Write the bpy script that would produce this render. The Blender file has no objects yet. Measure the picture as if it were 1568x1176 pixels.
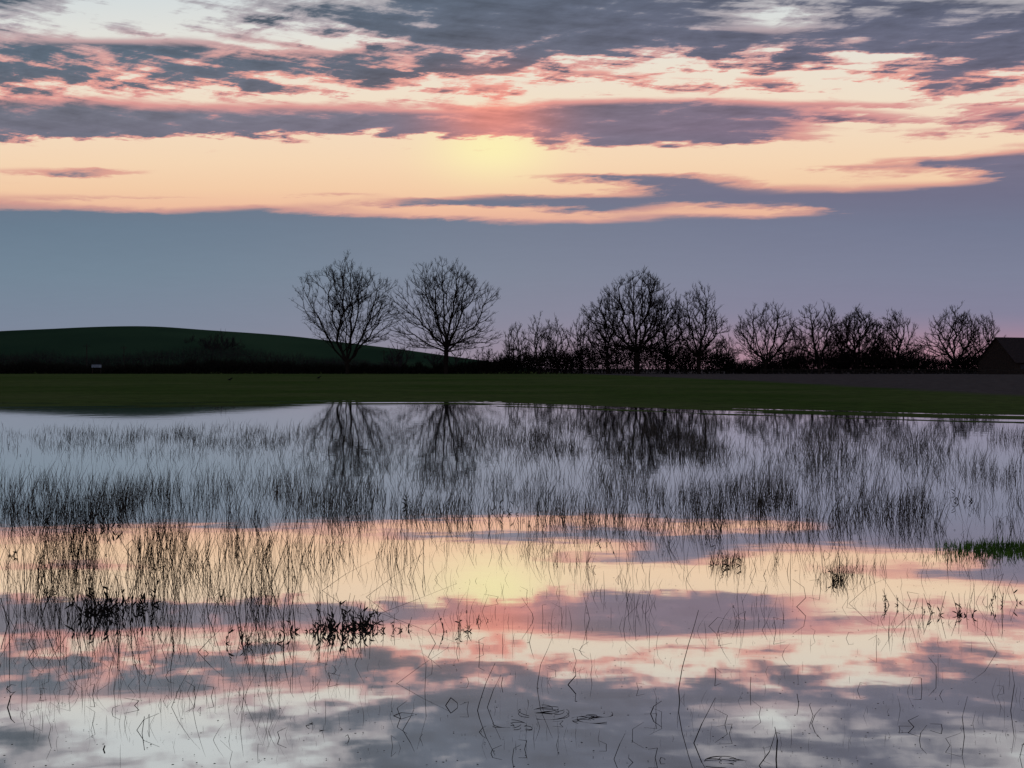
import bpy, math, random
import numpy as np
from mathutils import Vector, noise as mnoise
random.seed(4); rng=np.random.default_rng(7)
sc=bpy.context.scene
sc.view_settings.view_transform='Standard'; sc.view_settings.look='None'; sc.view_settings.exposure=0
F=1800.0; CAMZ=1.5; HY=565.0
def lin(c):
    return tuple(((v/255)/12.92 if v/255<=.04045 else ((v/255+.055)/1.055)**2.4) for v in c)
def W(px,py):      # spot on the water/ground where a thing stands
    Y=CAMZ*F/(py-HY); return (px-784)/F*Y, Y
# ---------------------------------------------------------------- camera
cd=bpy.data.cameras.new("camera"); cam=bpy.data.objects.new("camera",cd); sc.collection.objects.link(cam)
cd.sensor_width=36; cd.lens=F/1568*36; cd.clip_end=20000; cd.clip_start=.05
cam.location=(0,0,CAMZ); cam.rotation_euler=(math.radians(90)-23/F,0,0); sc.camera=cam
# ---------------------------------------------------------------- world
wd=bpy.data.worlds.new("World"); sc.world=wd; wd.use_nodes=True
try: wd.cycles.sampling_method='NONE'
except Exception as ex: print(ex)
T=wd.node_tree; T.nodes.clear()
class NB:
    def __init__(s,t): s.t=t
    def n(s,k,**kw):
        x=s.t.nodes.new(k)
        for a,b in kw.items(): setattr(x,a,b)
        return x
    def put(s,inp,v):
        if isinstance(v,bpy.types.NodeSocket): s.t.links.new(v,inp)
        else: inp.default_value=v
    def m(s,op,a,b=None,c=None,clamp=False):
        x=s.n('ShaderNodeMath',operation=op,use_clamp=clamp)
        s.put(x.inputs[0],a)
        if b is not None: s.put(x.inputs[1],b)
        if c is not None: s.put(x.inputs[2],c)
        return x.outputs[0]
    def comb(s,a,b,c=0.0):
        x=s.n('ShaderNodeCombineXYZ'); s.put(x.inputs[0],a); s.put(x.inputs[1],b); s.put(x.inputs[2],c); return x.outputs[0]
    def noise(s,vec,scale,detail=5.,rough=.55,dist=0.):
        x=s.n('ShaderNodeTexNoise'); s.put(x.inputs['Vector'],vec)
        x.inputs['Scale'].default_value=scale; x.inputs['Detail'].default_value=detail
        x.inputs['Roughness'].default_value=rough; x.inputs['Distortion'].default_value=dist
        return x.outputs['Fac']
    def ramp(s,fac,stops,interp='LINEAR'):
        x=s.n('ShaderNodeValToRGB'); r=x.color_ramp; r.interpolation=interp
        stops=sorted(stops,key=lambda q:q[0])
        while len(r.elements)>1: r.elements.remove(r.elements[-1])
        r.elements[0].position=stops[0][0]
        for p,c in stops[1:]: r.elements.new(p)
        for e,(p,c) in zip(r.elements,stops):
            e.color=(c,c,c,1) if isinstance(c,(int,float)) else (*c,1)
        s.put(x.inputs[0],fac); return x.outputs[0]
    def mix(s,f,a,b,bt='MIX'):
        x=s.n('ShaderNodeMix',data_type='RGBA',blend_type=bt)
        s.put(x.inputs[0],f)
        for i,v in ((6,a),(7,b)):
            if isinstance(v,tuple): v=(*v[:3],1)
            s.put(x.inputs[i],v)
        return x.outputs[2]
    def ss(s,v,a,b,o0=0.,o1=1.):
        x=s.n('ShaderNodeMapRange',interpolation_type='SMOOTHSTEP')
        s.put(x.inputs[0],v)
        for i,q in ((1,a),(2,b),(3,o0),(4,o1)): x.inputs[i].default_value=q
        return x.outputs[0]
N=NB(T)
tc=N.n('ShaderNodeTexCoord'); sp=N.n('ShaderNodeSeparateXYZ'); T.links.new(tc.outputs['Generated'],sp.inputs[0])
dx,dy,dz=sp.outputs
az=N.m('ARCTAN2',dx,dy)
azp=N.m('SUBTRACT',N.m('PINGPONG',N.m('ADD',az,.45),.9),.45)
hor=N.m('MAXIMUM',N.m('SQRT',N.m('ADD',N.m('MULTIPLY',dx,dx),N.m('MULTIPLY',dy,dy))),.02)
w=N.m('DIVIDE',dz,hor)
P=N.m('DIVIDE',w,N.m('COSINE',azp))
dzp=N.m('ADD',N.m('MAXIMUM',dz,0.),.07)
px_=N.m('DIVIDE',dx,dzp); py_=N.m('DIVIDE',dy,dzp)
pv=N.comb(px_,N.m('MULTIPLY_ADD',px_,.45,N.m('MULTIPLY',py_,1.25)))
sv=N.comb(N.m('MULTIPLY',azp,9.),N.m('ADD',N.m('MULTIPLY',w,95.),N.m('MULTIPLY',azp,9.)))
n1=N.noise(pv,1.8,3.,.55); n2=N.noise(pv,6.5,6.,.64,.2); n3=N.noise(sv,1.2,5.,.62)
c1=N.m('SUBTRACT',n1,.5); c2=N.m('SUBTRACT',n2,.5); c3=N.m('SUBTRACT',n3,.5)
V0=N.m('DIVIDE',N.m('MULTIPLY',P,F),620.)
amp=N.ss(V0,.40,.75)
# warp
wv=N.m('ADD',N.m('MULTIPLY',c3,.05),N.m('MULTIPLY',c2,.06))
V=N.m('ADD',V0,N.m('MULTIPLY',wv,N.m('MULTIPLY_ADD',amp,1.0,.4)))
U=N.m('DIVIDE',N.m('MULTIPLY_ADD',N.m('TANGENT',azp),F,784.),1568.)
Uw=N.m('ADD',U,N.m('ADD',N.m('MULTIPLY',c1,.06),N.m('MULTIPLY',c2,.09)))
U12=N.m('MINIMUM',N.m('MAXIMUM',N.m('MULTIPLY',Uw,12.),0.),12.)
cols=[
 "-40 .7 0 .6 30 .5 45 .35 60 .6 75 .8 100 .72 130 .65 150 .4 165 .75 185 1 208 .9 218 .1 250 .05 262 .3 270 .25 285 .05 300 .3 312 .55 320 .6 328 1",
 "-40 .4 0 .25 25 .15 45 .25 58 .25 70 .75 95 .85 120 .75 138 .45 150 .45 165 .75 185 1 208 .9 217 .1 255 .05 262 .65 267 .6 273 .05 296 .05 303 .4 308 .1 315 .3 322 .6 329 1",
 "-40 .1 0 .05 25 .05 45 .2 55 .1 65 .45 75 .85 105 .85 125 .7 138 .3 148 .15 155 .25 168 .6 180 .95 205 .9 215 .1 240 0 298 0 303 .35 308 .05 316 .1 324 .5 332 1",
 "-40 .25 0 .25 20 .3 45 .1 60 .35 72 .5 85 .5 100 .8 125 .7 135 .4 145 .15 158 .3 170 .7 185 .95 204 .9 213 .1 220 0 300 0 312 .1 322 .7 330 1",
 "-40 .6 0 .65 20 .75 45 .7 60 .45 72 .15 85 .65 100 .75 115 .65 130 .35 140 .45 150 .15 165 .5 180 .95 203 .95 211 .2 216 0 292 0 299 .5 304 .1 312 .3 325 .3 330 .6 338 1",
 "-40 1 0 1 50 .9 80 .9 95 .6 110 .7 120 .35 132 .45 142 .2 155 .1 168 .3 180 .9 203 .85 211 .2 218 0 300 0 306 .7 313 .8 318 .1 330 .2 338 1",
 "-40 1 0 1 60 1 85 .95 100 .6 115 .5 126 .25 135 .45 150 .1 162 .4 178 .75 200 .85 212 .5 220 0 295 0 301 .7 312 .85 319 .1 335 .2 342 .6 348 1",
 "-40 1 0 1 70 1 86 .9 98 .5 108 .3 116 .55 126 .05 148 .05 158 .5 168 .9 205 1 218 .95 230 .2 236 0 264 .1 271 .9 279 .5 285 .15 298 .2 307 .9 322 .9 328 .2 336 .2 343 .7 348 1",
 "-40 .9 0 .85 50 1 78 .9 92 .5 104 .4 114 .05 124 .35 132 .1 140 .0 152 .3 160 .85 200 1 216 .9 226 .1 262 0 268 .5 275 .9 295 .95 310 .8 318 .3 326 .2 333 .7 345 1",
 "-40 .5 0 .65 25 .25 40 .25 60 .85 80 .85 93 .5 103 .35 114 .0 124 .5 132 .3 140 .0 150 .2 163 .6 175 .85 200 .9 214 .8 224 .1 260 0 278 .1 290 .6 305 .9 316 .6 321 .1 330 .2 336 .8 345 1",
 "-40 .8 0 .75 20 .65 50 1 80 .85 90 .45 98 .4 108 .05 122 .3 130 .0 150 .1 162 .45 170 .35 178 .6 192 .1 225 0 250 .1 257 .6 265 .4 276 .1 290 .4 300 .9 345 1",
 "-40 .7 0 .65 20 .8 50 1 85 .85 98 .55 112 .85 132 .75 145 .4 155 .1 165 .3 172 .1 185 .3 192 .1 200 .35 215 .05 238 .05 247 .8 256 .6 264 .4 271 .05 282 .4 290 .9 345 1",
 "-40 .4 0 .45 25 .85 60 .95 90 .8 110 .8 125 .4 140 .25 152 .35 160 .2 172 .75 195 .7 212 .15 228 .3 240 .9 260 1 345 1"]
acc=None
for k,s in enumerate(cols):
    q=list(map(float,s.split())); st=[((HY-q[i])/620,q[i+1]) for i in range(0,len(q),2)]
    r=N.ramp(V,st,'LINEAR')
    wt=N.m('MAXIMUM',N.m('SUBTRACT',1.,N.m('ABSOLUTE',N.m('SUBTRACT',U12,float(k)))),0.)
    acc=N.m('MULTIPLY',wt,r) if acc is None else N.m('MULTIPLY_ADD',wt,r,acc)
nz=N.m('ADD',N.m('MULTIPLY',c1,.3),N.m('ADD',N.m('MULTIPLY',c2,1.6),N.m('MULTIPLY',c3,1.5)))
bq=N.m('DIVIDE',N.m('SUBTRACT',V0,.73),.10); bump=N.m('EXPONENT',N.m('MULTIPLY',N.m('MULTIPLY',bq,bq),-1.))
D=N.m('ADD',acc,N.m('MULTIPLY',nz,N.m('ADD',N.m('MULTIPLY_ADD',amp,.75,.2),N.m('MULTIPLY',bump,.45))))
def yr(st): return [((HY-y)/620,lin(c)) for y,c in st]
clear=N.ramp(V0,yr([(345,(232,174,154)),(320,(241,190,160)),(290,(246,206,170)),(250,(248,216,182)),(215,(247,220,190)),(150,(243,226,204)),(100,(238,228,212)),(50,(228,228,222)),(0,(216,223,224))]))
thin=N.ramp(V0,yr([(345,(196,150,148)),(300,(218,162,148)),(250,(228,166,150)),(180,(216,152,150)),(120,(236,164,152)),(85,(216,164,160)),(40,(182,172,178)),(0,(172,170,176))]))
thick=N.ramp(V0,yr([(565,(146,134,154)),(500,(132,132,154)),(420,(123,131,151)),(345,(114,123,144)),(300,(112,115,136)),(250,(118,117,136)),(200,(126,114,131)),(150,(124,116,131)),(90,(106,109,126)),(0,(93,101,118))]))
# left side bluer, right side more violet, pink at right horizon
lr=N.ss(U,.05,.85)
thick=N.mix(1.,thick,N.mix(lr,(.86,1.05,1.02),(1.04,.985,1.04)),'MULTIPLY')
pk=N.m('MULTIPLY',N.ss(U,.35,.95),N.ss(V0,.0,.15,1.,0.))
thick=N.mix(N.m('MULTIPLY',pk,.75),thick,lin((196,140,152)))
# sun glow behind the clouds
def gauss(cx,cy,sx,sy):
    a=N.m('DIVIDE',N.m('SUBTRACT',U,cx/1568),sx/1568); b=N.m('DIVIDE',N.m('SUBTRACT',V0,(HY-cy)/620),sy/620)
    return N.m('EXPONENT',N.m('MULTIPLY',N.m('ADD',N.m('MULTIPLY',a,a),N.m('MULTIPLY',b,b)),-1.))
g1=gauss(755,228,90,46); g2=gauss(758,178,85,52)
clear=N.mix(N.m('MULTIPLY',g1,.9),clear,lin((255,244,184)))
thin=N.mix(g2,thin,lin((250,158,140)))
thick=N.mix(N.m('MULTIPLY',g2,.85),thick,lin((238,146,132)))
tex=N.m('ADD',N.m('MULTIPLY',c1,.5),N.m('ADD',N.m('MULTIPLY',c2,1.),N.m('MULTIPLY',c3,.7)))
br=N.m('MULTIPLY_ADD',tex,N.m('MULTIPLY_ADD',amp,-1.15,-.05),1.)
vs=N.n('ShaderNodeVectorMath',operation='SCALE'); T.links.new(thick,vs.inputs[0]); T.links.new(br,vs.inputs[3]); thick=vs.outputs[0]
col=N.mix(N.ss(D,.14,.5),clear,thin)
col=N.mix(N.ss(D,.44,.82),col,thick)
col=N.mix(N.ss(V0,1.1,2.6),col,lin((110,118,138)))
sky=N.n('ShaderNodeTexSky',sky_type='NISHITA'); sky.sun_disc=False
SE=math.radians(10.8); SA=math.radians(-.8)
sky.sun_elevation=SE; sky.sun_rotation=SA
b1=N.n('ShaderNodeBackground'); T.links.new(col,b1.inputs[0]); b1.inputs[1].default_value=.96
b2=N.n('ShaderNodeBackground'); T.links.new(sky.outputs[0],b2.inputs[0]); b2.inputs[1].default_value=.0005
ad=N.n('ShaderNodeAddShader'); T.links.new(b1.outputs[0],ad.inputs[0]); T.links.new(b2.outputs[0],ad.inputs[1])
wo=N.n('ShaderNodeOutputWorld'); T.links.new(ad.outputs[0],wo.inputs[0])
# sun, veiled by cloud: very soft and weak
sl=bpy.data.lights.new("sun",'SUN'); so=bpy.data.objects.new("sun",sl); sc.collection.objects.link(so)
sl.energy=.04; sl.angle=math.radians(60); sl.color=(1,.8,.62)
dirv=Vector((math.sin(SA)*math.cos(SE),math.cos(SA)*math.cos(SE),math.sin(SE)))
so.rotation_euler=dirv.to_track_quat('Z','Y').to_euler()
# ---------------------------------------------------------------- materials
def mat(name,base,rough=.9,var=.4,scale=3.,second=None,spec=.1):
    m=bpy.data.materials.new(name); m.use_nodes=True; t=m.node_tree; B=NB(t)
    bs=t.nodes['Principled BSDF']; bs.inputs['Roughness'].default_value=rough
    bs.inputs['Specular IOR Level'].default_value=spec
    tcn=B.n('ShaderNodeTexCoord'); nn=B.noise(tcn.outputs['Object'],scale,2.)
    s2=second or tuple(c*(1-var) for c in base)
    c=B.mix(B.ss(nn,.35,.65),base,s2); t.links.new(c,bs.inputs['Base Color']); return m
M_bark=mat("bark",(.022,.018,.017),spec=0); M_bark_hazy=mat("bark_far_hazy",(.035,.032,.036),spec=0)  # second bark paler and bluish: distance haze put into the base colour
M_hedge=mat("hedge_twigs",(.018,.017,.015),spec=0); M_reed=mat("dry_reed",(.055,.047,.039),scale=1.,second=(.02,.018,.017),spec=0)
M_leaf=mat("dead_leaf",(.02,.018,.015)); M_green=mat("green_grass",(.07,.15,.02),second=(.035,.08,.014))
M_hill=mat("hill_grass",(.032,.062,.034),scale=.012,second=(.020,.042,.025),spec=0)
M_roof=mat("roof_tiles",(.03,.022,.024)); M_wall=mat("brick",(.035,.026,.024)); M_glass=mat("window_glass",(.03,.035,.05),rough=.2)
M_wood=mat("weathered_wood",(.04,.035,.032)); M_white=mat("sign_white",(.25,.3,.4)); M_stem=mat("dark_stem",(.014,.012,.011),spec=0); M_crow=mat("black_feathers",(.01,.01,.012))
# ---------------------------------------------------------------- mesh helpers
def mk(name,verts,faces,material,parent=None,k=None,link=True):
    verts=np.asarray(verts,dtype=np.float32)
    me=bpy.data.meshes.new(name)
    if isinstance(faces,np.ndarray):
        n,kk=faces.shape
        me.vertices.add(len(verts)); me.vertices.foreach_set('co',verts.ravel())
        me.loops.add(n*kk); me.loops.foreach_set('vertex_index',faces.astype(np.int32).ravel())
        me.polygons.add(n); me.polygons.foreach_set('loop_start',np.arange(0,n*kk,kk,dtype=np.int32))
        me.update(calc_edges=True)
    else:
        me.from_pydata([tuple(v) for v in verts],[],faces)
    me.materials.append(material)
    o=bpy.data.objects.new(name,me); sc.collection.objects.link(o)
    if parent: o.parent=parent
    return o
def tubes(P0,P1,R0,R1,k=3):
    P0=np.asarray(P0,float);P1=np.asarray(P1,float);R0=np.asarray(R0,float);R1=np.asarray(R1,float)
    d=P1-P0; L=np.linalg.norm(d,axis=1,keepdims=True)+1e-9; d=d/L
    ref=np.where(np.abs(d[:,2:3])>.9,np.array([[1.,0,0]]),np.array([[0,0,1.]]))
    a=np.cross(d,ref); a/=np.linalg.norm(a,axis=1,keepdims=True)+1e-9; b=np.cross(d,a)
    E=len(P0); v=np.zeros((E,2,k,3))
    for j in range(k):
        t=2*math.pi*j/k; o=a*math.cos(t)+b*math.sin(t)
        v[:,0,j]=P0+o*R0[:,None]; v[:,1,j]=P1+o*R1[:,None]
    base=(np.arange(E)*2*k)[:,None,None]; f=np.zeros((E,k,4),int)
    for j in range(k):
        j2=(j+1)%k; f[:,j]=np.array([j,j2,k+j2,k+j])
    f=f+base
    return v.reshape(-1,3),f.reshape(-1,4)
def join(parts):
    vs=[];fs=[];o=0
    for v,f in parts:
        vs.append(v);fs.append(f+o);o+=len(v)
    return np.concatenate(vs),np.concatenate(fs)
def unit(a): return a/(np.linalg.norm(a,axis=1,keepdims=True)+1e-9)
# ---------------------------------------------------------------- trees
def tree_geo(H,R,zb,fork,n,bf=.4,seed=0,prof=.55,leaders=None,tip=.03,twig=1.6,lean=0.,leaf=0,pexp=2.45,tw=3,lob=.5,gapt=-.2):
    """bare tree: crown points joined to the trunk by a cost-balanced spanning tree, pipe-model limb thickness,
       then fans of twigs growing outward from every node"""
    r=np.random.default_rng(seed); off=Vector((seed*3.7,seed*1.3,0))
    pts=[]; Rr=R-twig*.32; Ht=H-twig*.5
    while len(pts)<n:
        t=r.random(); th=r.random()*2*math.pi; q=r.random()**.5
        rad=Rr*(math.sin(math.pi*min(1,(t**prof)*.86+.08)))**.45
        nzv=mnoise.noise(Vector((math.cos(th)*1.7,math.sin(th)*1.7,t*4.5))+off)
        rad*=1+lob*nzv
        if (rad/Rr)**2<r.random()*1.1: continue
        gap=mnoise.noise(Vector((math.cos(th)*rad*q,math.sin(th)*rad*q,t*Ht))*(2.6/R)+off)
        if gap<gapt: continue
        pts.append((rad*q*math.cos(th)+lean*t,rad*q*math.sin(th),zb+(Ht-zb)*(t*(1-.2*q*q))*(1+.12*nzv)))
    pts=np.array(pts)
    tz=np.linspace(0,fork,6); tn=[(r.normal()*.004*H*(i/5),r.normal()*.004*H*(i/5),z) for i,z in enumerate(tz)]; tn[0]=(0,0,-.3)
    par=[-1,0,1,2,3,4]; nodes=list(map(np.array,tn)); path=[0]*6
    if leaders:
        for li,(lx,ly,lz) in enumerate(leaders):
            st=5 if li%2==0 else 4
            p0=np.array(tn[st]); p1=np.array([lx,ly,lz]); last=st
            for j in range(1,9):
                s=j/8; q=p0+(p1-p0)*s; q=q+np.array([lx*.13*math.sin(s*3.14),0,0])+r.normal(size=3)*.010*H*np.array([1,1,.3])
                nodes.append(q); par.append(last); path.append(s*np.linalg.norm(p1-p0)*.9); last=len(nodes)-1
    m=len(nodes); allp=np.concatenate([np.array(nodes),pts]); NN=len(allp)
    path=np.array(path+[0.]*n); par=np.array(par+[-1]*n)
    best=np.full(n,1e9); bp=np.zeros(n,int)
    for i in range(4,m):
        dd=pts-allp[i]; c2=np.sqrt((dd**2).sum(1))*(1+.8*(dd[:,2]<0))+bf*path[i]
        mk_=c2<best; best[mk_]=c2[mk_]; bp[mk_]=i
    done=np.zeros(n,bool); order=list(range(m))
    for s in range(n):
        j=int(np.argmin(np.where(done,1e12,best))); done[j]=True; i=m+j
        par[i]=bp[j]; path[i]=path[bp[j]]+np.linalg.norm(allp[i]-allp[bp[j]]); order.append(i)
        dd=pts-pts[j]; c2=np.sqrt((dd**2).sum(1))*(1+.6*(dd[:,2]<0))+bf*path[i]
        mk_=(c2<best)&(~done); best[mk_]=c2[mk_]; bp[mk_]=i
    rp=np.zeros(NN); kids=np.zeros(NN); np.add.at(kids,par[1:],1)
    for i in reversed(order):
        if rp[i]==0: rp[i]=(tip*1.5)**pexp
        if par[i]>=0: rp[par[i]]+=rp[i]
    rad=rp**(1/pexp)
    for it in range(2):
        s=np.zeros((NN,3)); np.add.at(s,par[1:],allp[1:]); k=np.maximum(kids,1)[:,None]
        nw=allp*.5+.25*allp[np.maximum(par,0)]+.25*s/k
        msk=(kids>0); msk[:m]=False; allp[msk]=nw[msk]
    ch=np.arange(1,NN); P0=allp[par[ch]];P1=allp[ch]
    R0=np.minimum(rad[par[ch]],rad[ch]*1.3); R1=rad[ch]
    parts=[]; big=R1>.09
    if big.any(): parts.append(tubes(P0[big],P1[big],R0[big],R1[big],7))
    parts.append(tubes(P0[~big],P1[~big],R0[~big],R1[~big],3))
    src=np.arange(m,NN); cc=np.array([0,0,zb*.6]); tips=[]; ns=len(src)
    d0=unit(allp[src]-allp[par[src]]); out=unit(allp[src]-cc); UP=np.array([0,0,1.])
    for rep in range(tw):
        d=unit(d0*.45+out*.65+r.normal(size=(ns,3))*.42+UP*.12); L=((r.random(ns)*.9+.45)*twig*.62)[:,None]
        a=allp[src]; b=a+d*L*.5; d2=unit(d+r.normal(size=d.shape)*.2+UP*.15); c=b+d2*L*.5
        parts.append(tubes(a,b,np.full(ns,tip),np.full(ns,tip*.85),3)); parts.append(tubes(b,c,np.full(ns,tip*.85),np.full(ns,tip*.5),3)); tips.append(c)
        for st_,dr in ((a*.5+b*.5,d),(b,d2),(b*.4+c*.6,d2)):
            e=st_+unit(dr+r.normal(size=d.shape)*.5+UP*.2)*L*.45
            parts.append(tubes(st_,e,np.full(ns,tip*.6),np.full(ns,tip*.35),3)); tips.append(e)
    if leaf:
        c=np.concatenate(tips); c=c[r.choice(len(c),min(leaf,len(c)),replace=False)]
        c=np.repeat(c,2,axis=0)+r.normal(size=(len(c)*2,3))*.15
        a=unit(r.normal(size=c.shape)); b=unit(np.cross(a,r.normal(size=c.shape)))
        s=.10; v=np.stack([c-a*s,c-b*s*.6,c+a*s,c+b*s*.6],1).reshape(-1,3)
        parts.append((v,np.arange(len(v)).reshape(-1,4)))
    return join(parts)
shx=np.array([-60,-19,-8,-2,3,7,14,20,60.]); shy=np.array([42,44,48,48,43.5,38,32.5,29,22.])
def gz(x,y):
    sh=np.interp(x,shx,shy); s=y-sh
    z=np.where(s<0,np.maximum(s*.012,-.35)-.004,np.minimum(s*.0022+.003,.28))
    for s0,wd_,a,ph in ((2.2,.75,.045,0.),(4.6,.6,.05,2.),(7.2,.6,.05,4.1)):
        msk=np.clip(.45+np.sin(x*.21+ph)*.6+np.sin(x*.57+ph*2)*.45,0,1)
        z=z-a*msk*np.exp(-((s-s0-.4*np.sin(x*.4+ph))/wd_)**2)
    return z+np.where(y>320,np.minimum((y-320)*.001,1.2),0)
def ground_z(x,y): return float(gz(np.array([x],float),np.array([y],float))[0])
def put_tree(name,px,topy,halfw,Y=285,zbf=.2,fork=.2,n=700,material=M_bark,**kw):
    X=(px-784)/F*Y; z=ground_z(X,Y); H=((HY-topy)/F*Y+CAMZ-z)*1.01; R=halfw/F*Y
    v,f=tree_geo(H,R,H*zbf,H*fork,int(n),**kw)
    o=mk(name,v,f,material); o.location=(X,Y,z); return o
put_tree("poplar_tree",532,390,72,zbf=.25,fork=.10,n=900,seed=3,bf=.5,prof=.78,twig=2.1,leaf=3200,lob=.85,gapt=-.08,
    leaders=[(-5,0,22),(-1.5,1,26),(4,-1,26),(7,1,20),(-8,1,15),(1.5,-2,24),(9,-2,15)])
put_tree("oak_tree",683,387,86,zbf=.2,fork=.22,n=1150,seed=11,bf=.5,prof=.68,twig=2.0,lob=.6,gapt=-.16,
    leaders=[(-1,0,26),(5,1,24),(-5,-1,23),(10,0,18),(-9,1,17),(3,-3,25),(11,-1,12),(-11,1,12),(-4,3,25)])
put_tree("oak_tree",975,404,70,Y=290,zbf=.2,fork=.2,n=1300,seed=21,bf=.45,prof=.62,twig=1.8,lob=.8,gapt=-.15,tip=.034,
    leaders=[(-1,0,24),(4,1,22),(-5,-1,21),(7,0,16),(-8,1,14),(2,2,24)])
put_tree("ash_tree",1070,434,44,Y=287,zbf=.16,fork=.2,n=760,seed=62,lob=.8,tip=.032,leaders=[(2,0,18),(-3,0,17),(5,1,13),(-5,0,12)])
put_tree("ash_tree",930,446,38,Y=292,zbf=.1,fork=.15,n=560,seed=23,lob=.8,tip=.033)
put_tree("ash_tree",1022,438,40,Y=300,zbf=.12,fork=.15,n=600,seed=33,lob=.8,tip=.033)
put_tree("alder_tree",790,491,26,Y=300,zbf=.1,fork=.1,n=290,seed=24,lob=.8,twig=1.4)
put_tree("alder_tree",826,479,28,Y=290,zbf=.1,fork=.12,n=350,seed=25,lob=.8,twig=1.4)
put_tree("alder_tree",853,484,24,Y=296,zbf=.1,fork=.12,n=290,seed=26,lob=.8,twig=1.4)
put_tree("alder_tree",891,474,28,Y=300,zbf=.1,fork=.12,n=360,seed=27,lob=.8,twig=1.4)
put_tree("cherry_tree",1172,457,54,Y=285,zbf=.2,fork=.13,n=600,seed=28,prof=.78,lob=.5,twig=1.6,leaders=[(-6,0,11),(0,0,15),(6,0,11),(-3,1,14),(3,-1,15)])
put_tree("lime_tree",1254,459,42,Y=292,zbf=.12,fork=.2,n=600,seed=59,lob=.9,tip=.034,leaders=[(-2,0,15),(3,0,14)])
put_tree("ivy_clad_tree",1312,467,44,Y=295,zbf=.06,fork=.2,n=800,seed=30,lob=.7,tip=.038,leaf=3600,prof=.75)
put_tree("lime_tree",1372,471,35,Y=292,zbf=.1,fork=.2,n=560,seed=71,lob=.9,tip=.034)
put_tree("willow_tree",1462,466,50,Y=298,zbf=.12,fork=.14,n=700,seed=32,prof=.75,lob=.8,tip=.035,leaders=[(-5,0,12),(0,0,14),(5,0,12)])
put_tree("willow_tree",1506,478,34,Y=304,zbf=.1,fork=.12,n=420,seed=35,lob=.8,tip=.034)
put_tree("hawthorn_tree",340,506,44,Y=560,zbf=.06,fork=.1,n=420,seed=40,tip=.07,twig=3.,material=M_bark_hazy)
put_tree("hawthorn_tree",300,512,30,Y=570,zbf=.06,fork=.1,n=300,seed=43,tip=.07,twig=3.,material=M_bark_hazy)
put_tree("hawthorn_tree",1112,510,28,Y=300,zbf=.06,fork=.1,n=280,seed=41,twig=1.3)
put_tree("hawthorn_tree",1215,488,26,Y=305,zbf=.06,fork=.1,n=320,seed=44,twig=1.3)
put_tree("hawthorn_tree",1285,486,28,Y=305,zbf=.06,fork=.1,n=340,seed=45,twig=1.3)
put_tree("hawthorn_tree",1340,490,26,Y=303,zbf=.06,fork=.1,n=320,seed=46,twig=1.3)
put_tree("hawthorn_tree",745,530,26,Y=300,zbf=.06,fork=.1,n=200,seed=42,twig=1.2)
# far row
parts=[]
for i in range(44):
    px=1090+rng.random()*520 if i<28 else 600+rng.random()*500
    Y=430+rng.random()*150; topy=520+rng.random()*24
    H=(HY-topy)/F*Y+1.5; v,f=tree_geo(H,H*.6,H*.1,H*.12,90,seed=100+i,tip=.06,twig=1.8,tw=2,lob=.8)
    parts.append((v+np.array([(px-784)/F*Y,Y,0.3]),f))
v,f=join(parts); mk("distant_tree_row",v,f,M_bark_hazy)
# ---------------------------------------------------------------- hedgerow (one object)
def hedge(name,xs,tops,Y,dens,depth,material,seed):
    r=np.random.default_rng(seed); n=dens
    px=r.uniform(xs[0],xs[-1],n); tp=np.interp(px,xs,tops)
    tp=tp+np.array([mnoise.noise(Vector((p*.06,seed,0)))*9+mnoise.noise(Vector((p*.25,seed,3)))*6 for p in px])
    Yy=Y+r.uniform(-depth,depth,n); X=(px-784)/F*Y
    H=np.maximum((HY-tp)/F*Y+1.3,.8)
    q=r.random(n)**.9
    base=np.stack([X,Yy,q*H*.75],1); L=(H*.14+.6)*(r.random(n)*.9+.5)
    d=unit(r.normal(size=(n,3))*.45+np.array([0,0,1.]))
    v1,f1=tubes(base,base+d*L[:,None],np.full(n,.045),np.full(n,.015),3)
    c=base[:n*2//3]*np.array([1,1,.88]); a=unit(r.normal(size=c.shape)); b=unit(np.cross(a,r.normal(size=c.shape)))
    s=.28; v2=np.stack([c-a*s,c-b*s*.7,c+a*s,c+b*s*.7],1).reshape(-1,3); f2=np.arange(len(v2)).reshape(-1,4)
    v,f=join([(v1,f1),(v2,f2)]); v[:,2]+=.1
    return mk(name,v,f,material)
hedge("hedgerow",[-150,0,60,130,260,330,420,480,560,640,700,760,800,860,900,960,1000,1060,1110,1130,1180,1240,1330,1420,1500,1700],
      [558,556,552,560,556,548,552,556,558,558,556,546,536,532,524,518,518,520,534,552,550,534,530,544,542,538],300,42000,5,M_hedge,5)
hedge("hedgerow",[-150,0,60,130,200,260,330,380,450,520,620],[540,538,534,542,536,530,520,528,540,545,556],480,15000,12,M_bark_hazy,6)
# ---------------------------------------------------------------- ground
ys=np.concatenate([[-3000,-600,-100,-20],np.arange(0,24,3),np.arange(24,76,.25),np.arange(76,330,6),np.geomspace(335,9000,24)])
xs=np.concatenate([-np.geomspace(9000,64,18),np.arange(-60,60.1,.6),np.geomspace(64,9000,18)])
XX,YY=np.meshgrid(xs,ys); ZZ=gz(XX.ravel(),YY.ravel())
mod=np.array([mnoise.noise(Vector((x*.12,y*.42,0)))*.014+mnoise.noise(Vector((x*.5,y*1.3,5)))*.008 if (22<y<75 and abs(x)<62) else 0 for x,y in zip(XX.ravel(),YY.ravel())])
ss_=YY.ravel()-np.interp(XX.ravel(),shx,shy)
ZZ=ZZ+mod*np.exp(-(np.maximum(ss_,0)/9.)**2)*np.exp(-(np.minimum(ss_,0)/3.)**2)
gv=np.stack([XX.ravel(),YY.ravel(),ZZ],1); nx=len(xs); ny=len(ys)
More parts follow.
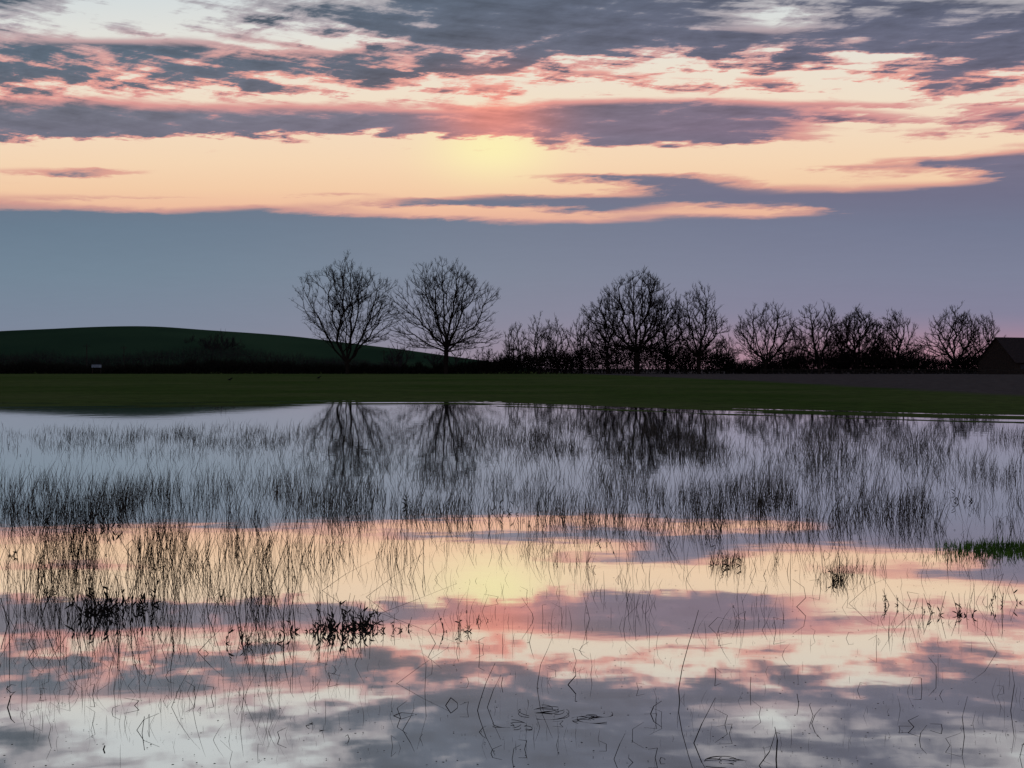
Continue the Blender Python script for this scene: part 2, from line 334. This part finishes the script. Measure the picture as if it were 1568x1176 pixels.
ii=(np.arange(ny-1)[:,None]*nx+np.arange(nx-1)[None,:]).ravel()
gf=np.stack([ii,ii+1,ii+nx+1,ii+nx],1)
m=bpy.data.materials.new("field"); m.use_nodes=True; t=m.node_tree; B=NB(t); bs=t.nodes['Principled BSDF']
bs.inputs['Roughness'].default_value=1.; bs.inputs['Specular IOR Level'].default_value=0.
ge=B.n('ShaderNodeNewGeometry'); s3=B.n('ShaderNodeSeparateXYZ'); t.links.new(ge.outputs['Position'],s3.inputs[0])
gx,gy,gzz=s3.outputs
na=B.noise(ge.outputs['Position'],.06,5.,.65); nb=B.noise(ge.outputs['Position'],1.3,4.,.6)
grass=B.mix(B.ss(na,.35,.65),(.046,.078,.018),(.078,.098,.034)); grass=B.mix(B.m('MULTIPLY',B.ss(nb,.4,.7),.5),grass,(.024,.028,.014))
soil=B.mix(B.ss(nb,.3,.7),(.055,.046,.044),(.095,.080,.078))
bd=B.m('SUBTRACT',gx,B.m('SUBTRACT',27.,B.m('MULTIPLY',B.m('SUBTRACT',gy,63.),.0415)))
bd=B.m('ADD',bd,B.m('MULTIPLY',B.m('SUBTRACT',na,.5),8.))
cg=B.mix(B.ss(bd,-2.,3.),grass,soil)
wet=B.ss(gzz,-.01,.012,1.,0.); cg=B.mix(B.m('MULTIPLY',wet,.8),cg,(.02,.018,.014))
t.links.new(cg,bs.inputs['Base Color'])
bm_=B.n('ShaderNodeBump'); bm_.inputs['Strength'].default_value=.6; bm_.inputs['Distance'].default_value=.1; t.links.new(nb,bm_.inputs['Height']); t.links.new(bm_.outputs[0],bs.inputs['Normal'])
mk("ground",gv,gf,m)
# ---------------------------------------------------------------- water
m=bpy.data.materials.new("flood_water"); m.use_nodes=True; t=m.node_tree; t.nodes.clear(); B=NB(t)
ge=B.n('ShaderNodeNewGeometry'); mp=B.n('ShaderNodeMapping'); t.links.new(ge.outputs['Position'],mp.inputs[0]); mp.inputs['Scale'].default_value=(.7,1.,1)
h1=B.noise(mp.outputs[0],1.3,2.,.5); h2=B.noise(mp.outputs[0],11.,1.,.5)
hh=B.m('ADD',h1,B.m('MULTIPLY',h2,.05))
bu=B.n('ShaderNodeBump'); bu.inputs['Strength'].default_value=1.; bu.inputs['Distance'].default_value=.0011; t.links.new(hh,bu.inputs['Height'])
fr=B.n('ShaderNodeFresnel'); fr.inputs[0].default_value=1.33
fac=B.ss(fr.outputs[0],.1,.6,.72,.97)
gl=B.n('ShaderNodeBsdfGlossy'); gl.inputs['Roughness'].default_value=.025; gl.inputs[0].default_value=(1,1,1,1); t.links.new(bu.outputs[0],gl.inputs['Normal'])
df=B.n('ShaderNodeBsdfDiffuse'); df.inputs[0].default_value=(.05,.05,.05,1)
mx=B.n('ShaderNodeMixShader'); t.links.new(fac,mx.inputs[0]); t.links.new(df.outputs[0],mx.inputs[1]); t.links.new(gl.outputs[0],mx.inputs[2])
ou=B.n('ShaderNodeOutputMaterial'); t.links.new(mx.outputs[0],ou.inputs[0])
mk("flood_water",[(-70,-40,0),(70,-40,0),(70,75,0),(-70,75,0)],[(0,1,2,3)],m)
# ---------------------------------------------------------------- hill
hx=[-700,-300,0,60,130,200,245,310,380,450,520,600,680,740,800,860]; hy=[530,516,508,504,500,498,498,503,508,513,521,531,542,550,560,575]
HYd=650; us=np.linspace(-700,860,160); top=np.interp(us,hx,hy)
ker=np.ones(7)/7; tp2=np.convolve(np.pad(top,3,'edge'),ker,'valid')
Hh=(HY-tp2)/F*HYd+CAMZ; hv=[];nr=25
for j in range(nr):
    s=j/(nr-1); y=HYd-170+s*420; prof=math.sin(min(1,s/.405)*math.pi/2)**1.3 if s<.405 else math.cos((s-.405)/.595*math.pi/2)**1.2
    for i,u in enumerate(us):
        hv.append(((u-784)/F*HYd,y,Hh[i]*prof-.6+.4*mnoise.noise(Vector((u*.01,s*4,0)))))
nu=len(us); ii=(np.arange(nr-1)[:,None]*nu+np.arange(nu-1)[None,:]).ravel()
ho=mk("hill",np.array(hv),np.stack([ii,ii+1,ii+nu+1,ii+nu],1),M_hill); ho.data.polygons.foreach_set('use_smooth',[True]*len(ho.data.polygons))
# ---------------------------------------------------------------- buildings
def house(px,Y,wd_,dp,wh,rh,rot):
    X=(px-784)/F*Y; e=bpy.data.objects.new("farm_house",None); sc.collection.objects.link(e); e.location=(X,Y,.25); e.rotation_euler=(0,0,rot)
    a,b=wd_/2,dp/2
    mk("walls",[(-a,-b,-.3),(a,-b,-.3),(a,b,-.3),(-a,b,-.3),(-a,-b,wh),(a,-b,wh),(a,b,wh),(-a,b,wh),(-a,0,wh+rh),(a,0,wh+rh)],
       [(0,1,5,4),(2,3,7,6),(3,0,4,8,7),(1,2,6,9,5)],M_wall,e)
    o=.5;k=o*rh/b; th=.15
    mk("roof",[(-a-o,-b-o,wh-k+.05),(a+o,-b-o,wh-k+.05),(a+o,0,wh+rh+.05),(-a-o,0,wh+rh+.05),(-a-o,b+o,wh-k+.05),(a+o,b+o,wh-k+.05),
       (-a-o,-b-o,wh-k+.05+th),(a+o,-b-o,wh-k+.05+th),(a+o,0,wh+rh+.05+th),(-a-o,0,wh+rh+.05+th),(-a-o,b+o,wh-k+.05+th),(a+o,b+o,wh-k+.05+th)],
       [(6,7,8,9),(9,8,11,10),(0,3,2,1),(3,4,5,2),(0,1,7,6),(4,10,11,5),(0,6,9,3),(3,9,10,4),(1,2,8,7),(2,5,11,8)],M_roof,e)
    def bx(nm,c,s,mt):
        x,y,z=c;p,q,r_=s
        mk(nm,[(x+i*p/2,y+j*q/2,z+l*r_/2) for l in(-1,1) for j in(-1,1) for i in(-1,1)],[(0,1,3,2),(4,6,7,5),(0,4,5,1),(2,3,7,6),(0,2,6,4),(1,5,7,3)],mt,e)
    bx("chimney",(a*.5,.3,wh+rh+.5),(.8,.7,1.6),M_wall)
    for i in range(4):
        if i!=1: bx("window_%d"%i,(-a+wd_*(i+.5)/4,-b-.02,1.7),(1.1,.06,1.2),M_glass)
    bx("door",(-a+wd_*1.5/4,-b-.02,1.0),(1.1,.06,2.1),M_wood)
house(1565,275,16,11,3.0,5.4,math.radians(24))
# fence
def fence():
    P0=[];P1=[];R=[]
    xs_=np.arange((1165-784)/F*270,(1640-784)/F*262,2.6)
    for i,x in enumerate(xs_):
        y=270-(x-57)*.11; z=ground_z(x,y); P0.append((x,y,z-.2));P1.append((x+random.gauss(0,.03),y,z+1.25));R.append(.07)
        if i<len(xs_)-1:
            y2=270-(x+2.6-57)*.11
            for h in (.45,.8,1.12): P0.append((x,y,z+h+random.gauss(0,.02)));P1.append((x+2.6,y2,z+h));R.append(.045)
    v,f=tubes(P0,P1,R,R,5); mk("wooden_fence",v,f,M_wood)
fence()
for px,ty,Y in ((133,527,300),(190,530,320),(588,536,300)):
    X=(px-784)/F*Y; H=(HY-ty)/F*Y+1.3
    v,f=tubes([(0,0,-.2),(-.9,0,H-.5),(-.7,0,H-.5),(.7,0,H-.5)],[(0,0,H),(.9,0,H-.5),(-.7,0,H-.25),(.7,0,H-.25)],[.14,.06,.04,.04],[.1,.06,.04,.04],6)
    o=mk("utility_pole",v,f,M_wood); o.location=(X,Y,.2)
e=bpy.data.objects.new("notice_board",None); sc.collection.objects.link(e); e.location=((148-784)/F*285,285,.25)
v,f=tubes([(-1,0,-.2),(1,0,-.2)],[(-1,0,2.4),(1,0,2.4)],[.07]*2,[.07]*2,6); mk("posts",v,f,M_wood,e)
mk("panel",[(-1.2,-.1,1.6),(1.2,-.1,1.6),(1.2,-.1,2.3),(-1.2,-.1,2.3),(-1.2,-.14,1.6),(1.2,-.14,1.6),(1.2,-.14,2.3),(-1.2,-.14,2.3)],[(3,2,1,0),(4,5,6,7),(0,1,5,4),(2,3,7,6),(0,4,7,3),(1,2,6,5)],M_white,e)
for px,py in ((352,587),(488,584)):
    X,Y=W(px,py); z=ground_z(X,Y)
    pr=[(-.28,.01,.16),(-.15,.05,.2),(0,.09,.24),(.1,.08,.29),(.17,.05,.36),(.21,.055,.39),(.25,.035,.39),(.33,.005,.37)]
    v,f=tubes([(a[0],0,a[2]) for a in pr[:-1]]+[(.02,.03,0),(.02,-.03,0)],[(a[0],0,a[2]) for a in pr[1:]]+[(.02,.03,.2),(.02,-.03,.2)],[a[1] for a in pr[:-1]]+[.012]*2,[a[1] for a in pr[1:]]+[.015]*2,8)
    o=mk("crow",v,f,M_crow); o.location=(X,Y,z)
# ---------------------------------------------------------------- reeds / grasses standing in the flood
def blades(x,y,h,w_,lean,seed,kink=.0):
    r=np.random.default_rng(seed); n=len(x); th=r.uniform(0,math.pi,n)
    side=np.stack([np.cos(th),np.sin(th)*.5,np.zeros(n)],1)
    ld=np.stack([lean+r.normal(size=n)*.18,r.normal(size=n)*.12,np.ones(n)],1)
    cur=np.stack([r.normal(size=n)*.14+lean*.7,r.normal(size=n)*.1,-r.random(n)*.06],1)
    base=np.stack([x,y,np.full(n,-.03)],1); vs=[]
    kk=(r.random(n)<kink)[:,None]; kd=np.stack([r.normal(size=n),r.normal(size=n)*.5,-r.random(n)*.8-.1],1)
    prev=None
    for s,ww in ((0,1.),(.4,.9),(.72,.7),(1.,.22)):
        p=base+ld*(h*s)[:,None]+cur*(h*s*s)[:,None]
        if s>.5 and prev is not None: p=np.where(kk,prev+kd*(h*.3)[:,None],p)
        prev=p
        vs+= [p-side*(w_*ww/2)[:,None],p+side*(w_*ww/2)[:,None]]
    v=np.stack(vs,1).reshape(-1,3); b=(np.arange(n)*8)[:,None,None]
    f=(b+np.array([[0,1,3,2],[2,3,5,4],[4,5,7,6]])[None]).reshape(-1,4)
    return v,f
def field_of(n,x0,x1,y0,y1,h0,h1,w0,w1,seed,clump=0.,cs=(.009,.035),lean=.07,kink=.12,thr=-.1,soft=40,ex=120):
    r=np.random.default_rng(seed); X=[];Yl=[];S=[]; tries=0
    while len(X)<n and tries<n*14:
        tries+=1
        px=r.uniform(x0,x1); py=r.uniform(y0,y1)
        e=min(1,(px-x0)/ex+.02,(x1-px)/ex+.02); ey=min(1,(py-y0)/20+.2,(y1-py)/soft+.05)
        if r.random()>e*ey: continue
        q=0.
        if clump:
            q=mnoise.noise(Vector((px*cs[0],py*cs[1],seed)))+.7*mnoise.noise(Vector((px*cs[0]*3.3,py*cs[1]*2.5,seed+9)))+.35*mnoise.noise(Vector((px*.11,py*.2,seed+3)))
            if q<thr+clump*(r.random()-.5): continue
        a,b=W(px,py); X.append(a);Yl.append(b); S.append(max(.5,min(1.5,1+q)))
    X=np.array(X);Yl=np.array(Yl);n=len(X); h=r.uniform(h0,h1,n)*(.4+.8*r.random(n))*np.array(S); w_=r.uniform(w0,w1,n)
    return blades(X,Yl,h,w_,lean,seed,kink)
P=[field_of(3000,-60,1640,648,705,.08,.24,.004,.007,1,.5,thr=.0),
   field_of(1900,-60,520,652,695,.08,.2,.004,.008,31,.5,thr=-.05),
   field_of(4600,680,1260,638,712,.10,.30,.005,.008,2,.4,thr=-.03,ex=200),
   field_of(2400,1150,1640,650,735,.12,.30,.004,.008,12,.4,thr=.0),
   field_of(1500,-120,330,734,815,.12,.34,.0035,.006,3,.5,thr=-.05,ex=130),
   field_of(900,290,600,730,815,.12,.32,.0035,.006,33,.5,thr=-.05,ex=130),
   field_of(700,-60,560,715,800,.1,.26,.003,.006,34,.4,thr=.0),
   field_of(3300,860,1640,700,825,.10,.30,.0035,.006,4,.35,thr=.05),
   field_of(900,960,1400,730,812,.10,.30,.0035,.006,44,.35,thr=.03,ex=160),
   field_of(1900,480,980,720,822,.10,.28,.003,.006,5,.4,thr=.03),
   field_of(900,180,720,660,745,.10,.26,.003,.006,15,.4,thr=.05)]
v,f=join(P); mk("reed_bed",v,f,M_reed)
P=[field_of(850,-40,360,795,900,.12,.38,.0025,.0055,6,.4,thr=0.,cs=(.014,.03)),field_of(560,230,660,795,895,.08,.3,.0025,.005,7,.4,thr=0.,cs=(.014,.03)),
   field_of(950,560,1640,795,890,.05,.20,.0022,.0045,8,.35,thr=.08),
   field_of(700,-40,500,870,990,.08,.38,.002,.004,9,.35,lean=.02,thr=.08,cs=(.014,.03)),
   field_of(520,480,1640,870,1000,.03,.15,.0018,.0035,10,.35,thr=.1),
   field_of(420,-40,560,960,1130,.04,.16,.0012,.0026,51,.35,thr=.1,kink=.3),
   field_of(1100,-40,1640,960,1176,.010,.07,.001,.0022,11,.3,kink=.25,cs=(.008,.02),thr=.1),
   field_of(900,200,1640,1080,1190,.006,.035,.001,.002,52,.3,kink=.25,cs=(.01,.04),thr=.12),
   field_of(220,1080,1150,848,880,.05,.15,.0025,.004,16,ex=30),
   field_of(300,1240,1340,866,905,.04,.14,.0025,.004,17,ex=40)]
v,f=join(P); mk("flooded_stubble",v,f,M_stem)
P=[field_of(3200,1425,1720,832,856,.04,.10,.005,.009,20,lean=.0),field_of(700,1370,1640,850,868,.02,.06,.004,.007,21,lean=0)]
v,f=join(P); mk("grass_tuft",v,f,M_green)
# tall bare stems on the left
r=np.random.default_rng(77); n=130
px=np.concatenate([r.normal(150,50,66),r.normal(400,40,36),r.uniform(0,460,28)]); py=r.uniform(870,975,n); XY=[W(a,b) for a,b in zip(px,py)]
X=np.array([a for a,b in XY]);Y=np.array([b for a,b in XY])
v,f=blades(X,Y,r.uniform(.2,.5,n),r.uniform(.0035,.0065,n),.02,78,.12); mk("reed_stems",v,f,M_stem)
# leafy dock clumps: many narrow upright withered leaves round bent stalks
def dock(px,py,size,n,seed,spread=.5):
    r=np.random.default_rng(seed); X,Y=W(px,py); parts=[]
    m=max(3,n//5)
    a=np.stack([r.normal(size=m)*size*spread,r.normal(size=m)*size*.3,np.full(m,-.02)],1); b=a+np.stack([r.normal(size=m)*size*.25,r.normal(size=m)*size*.2,r.uniform(.5,1.4,m)*size],1)
    parts.append(tubes(a,b,np.full(m,.0022),np.full(m,.001),4))
    for i in range(n):
        k=r.integers(m); s0=r.random()**1.6*.7
        p=a[k]*(1-s0)+b[k]*s0+r.normal(size=3)*.003; p[2]=max(p[2],-.005)
        d=np.array([r.normal()*.5,r.normal()*.35,.8 if r.random()<.75 else -.5]); d/=np.linalg.norm(d); L=size*r.uniform(.12,.32); wl=L*r.uniform(.07,.14)
        sd=np.cross(d,[r.normal()*.5,1,0]); sd/=np.linalg.norm(sd); crv=np.array([r.normal()*.3,r.normal()*.2,-r.random()*.4])
        row=[]
        for s,ww in ((0,.25),(.3,.9),(.6,1.),(.85,.5),(1,.05)):
            c=p+d*L*s+crv*L*s*s; row+= [c-sd*wl*ww,c+sd*wl*ww]
        parts.append((np.array(row),np.array([[0,1,3,2],[2,3,5,4],[4,5,7,6],[6,7,9,8]])))
    v,f=join(parts); o=mk("dock_plant",v,f,M_leaf); o.location=(X,Y,0)
for i,(a,b,s,n) in enumerate([(155,940,.2,110),(225,932,.17,60),(340,918,.08,24),(525,965,.17,170),(555,958,.15,70),(600,965,.1,24),(385,985,.13,40),(430,978,.1,24),(702,968,.1,34),(742,952,.06,24),(480,970,.1,24),
    (65,908,.12,24),(922,832,.12,18),(1085,822,.12,18),(1365,928,.1,24),(1425,940,.08,18),(1468,942,.12,36),(150,808,.22,44),(60,800,.2,24),(380,850,.1,16),(1168,768,.2,20),(1482,768,.2,20),(770,785,.2,28),(610,775,.2,20),(1530,928,.12,22),(20,852,.12,18),(1120,868,.14,34),(1290,892,.14,34),(240,870,.12,20)]):
    dock(a,b,s,n,300+i)
# broken stems and bent straws, foreground
def straw(name,px,py,pts,r0):
    X,Y=W(px,py); k=Y/F
    p=[(a*k,dy_,b*k) for a,b,dy_ in pts]
    o_v,o_f=tubes(p[:-1],p[1:],np.linspace(r0,r0*.6,len(p)-1),np.linspace(r0*.92,r0*.45,len(p)-1),5)
    o=mk(name,o_v,o_f,M_stem); o.location=(X,Y,0)
ST=[(1042,1075,[(0,-4,0),(-2,18,0),(4,50,.01),(14,85,.02),(24,118,.02),(30,138,.03)],.0024),
 (730,1090,[(0,-4,0),(4,12,0),(14,42,.01),(28,72,.02)],.0020),(745,1085,[(0,-3,0),(10,25,.01),(22,50,0)],.0016),
 (822,1055,[(0,-3,0),(6,35,.01),(17,60,0),(24,78,0)],.0014),(805,948,[(12,-2,0),(10,8,0),(-6,32,0)],.002),(955,965,[(0,-3,0),(3,18,0),(26,40,.02)],.0015),
 (1062,1140,[(0,-4,0),(14,30,0),(36,68,.02)],.0022),(1235,930,[(-16,-2,0),(0,14,0),(-3,30,.0),(-20,42,0)],.002),(885,1050,[(-15,0,0),(-3,14,.0),(-4,26,0)],.0026),
 (1190,1165,[(0,-4,0),(2,30,0),(-2,50,0)],.003),(1178,1175,[(-14,0,0),(2,22,0),(12,50,.01)],.002),(940,1165,[(0,-2,0),(10,24,0),(18,40,0)],.0014),
 (1150,1060,[(0,-2,0),(1,22,0)],.0014),(1225,1080,[(0,-2,0),(-3,16,0)],.0016),(1250,1110,[(-6,-2,0),(0,14,0),(9,24,0)],.0016),
 (620,1120,[(-5,-2,0),(8,20,0),(14,34,0)],.0014),(585,1050,[(0,-2,0),(20,-1,.02),(60,26,.06),(100,50,.1)],.0012),(640,940,[(-60,-1,0),(0,22,0),(60,46,0)],.0012),
 (1330,925,[(-30,-1,0),(0,26,0),(30,40,0)],.0012),(1400,940,[(0,-2,0),(-26,22,0),(-50,60,0)],.0014),(1530,1000,[(0,-2,0),(-20,30,0),(-40,44,0)],.0012),
 (1480,1130,[(0,-3,0),(-4,30,0),(4,62,0)],.0016),(1550,1090,[(0,-3,0),(6,40,0),(2,66,0)],.0016),(12,1000,[(0,-3,0),(0,40,0),(1,90,0)],.0020),(40,985,[(0,-2,0),(14,20,0),(-8,40,0)],.0018),
 (20,1085,[(-12,-2,0),(-6,18,0),(0,24,0)],.003),(230,1120,[(-24,-2,0),(-12,16,0),(12,26,0)],.0015),(215,1125,[(0,-2,0),(4,26,0)],.0015),(155,1150,[(0,-2,0),(3,6,0)],.003),
 (650,1060,[(0,-2,0),(2,40,0),(-12,90,0)],.0012),(530,905,[(-40,-2,0),(0,26,0),(50,52,0)],.0014),(610,915,[(-50,0,0),(-10,30,0),(36,66,0)],.0013),(330,1000,[(-30,-2,0),(-10,20,0),(10,38,0)],.0018),
 (265,990,[(0,-2,0),(-6,40,0),(-4,80,0)],.0022),(120,980,[(0,-2,0),(4,50,0),(2,92,0)],.0022),(180,985,[(0,-2,0),(-3,50,0),(-8,80,0)],.0020),(400,1000,[(0,-2,0),(6,40,0),(14,110,0)],.0020),(60,1010,[(-20,-2,0),(-10,14,0),(0,20,0)],.0016),
 (905,1035,[(0,0,0),(2,14,0),(-1,34,0)],.0013),(1000,1095,[(-3,0,0),(2,12,0),(14,20,0)],.0022),(770,1050,[(-3,-2,0),(0,12,0)],.0016),(1100,960,[(-14,0,0),(0,14,0),(16,10,0)],.0013),
 (692,1082,[(-10,0,0),(-2,12,0),(8,4,.0),(9,-2,0)],.0022),(618,1098,[(-16,0,0),(-4,5,0),(14,1,.02)],.0018)]
for a,b,p,r0 in ST: straw("broken_reed_stem",a,b,p,r0)
r=np.random.default_rng(991)      # random small bent straws
for i in range(150):
    px_=r.uniform(-20,1600) if i<100 else r.uniform(-20,520); py_=r.uniform(900,1172) if i<100 else r.uniform(880,1080); h=r.uniform(8,36); s=r.choice([-1,1])
    pts=[(0,-2,0),(r.normal()*5,h*.6,0),(s*r.uniform(2,20),h*r.uniform(.3,1.3),r.normal()*.01)]
    straw("broken_reed_stem",px_,py_,pts,r.uniform(.0008,.0017))
# tangle of straw lying on the water (arcs, partly submerged)
parts=[]; r=np.random.default_rng(12)
for cx,cy,rx,n_ in ((838,1092,30,7),(775,1112,24,5),(905,1103,28,6),(1105,1170,26,6),(500,1118,14,3)):
    for q in range(n_):
        X,Y=W(cx+r.normal()*10,cy+r.normal()*4); kx=Y/F; ky=Y*Y/(CAMZ*F); t0=r.uniform(0,6.28); dt=r.uniform(1.,2.6); R_=rx*r.uniform(.5,1.2); asp=r.uniform(.1,.3)
        ts=np.linspace(t0,t0+dt,9); p=np.stack([X+R_*kx*np.cos(ts),Y+R_*asp*ky*np.sin(ts),.003+.004*np.sin(ts*1.7+q)],1)
        parts.append(tubes(p[:-1],p[1:],np.full(8,.0014),np.full(8,.0012),4))
v,f=join(parts); mk("floating_straw",v,f,M_stem)
r=np.random.default_rng(55); n=1500; px=r.uniform(-40,1640,n); py=r.uniform(760,1176,n)
XY=[W(a,b) for a,b in zip(px,py)]; c=np.array([(a,b,.003) for a,b in XY]); s=r.uniform(.001,.007,n)[:,None]; th=r.random(n)*6.28
a=np.stack([np.cos(th),np.sin(th),np.zeros(n)],1)*s; b=np.stack([-np.sin(th),np.cos(th),np.full(n,.3)],1)*s*.5
v=np.stack([c-a,c-b,c+a,c+b],1).reshape(-1,3); mk("floating_debris",v,np.arange(len(v)).reshape(-1,4),M_leaf)
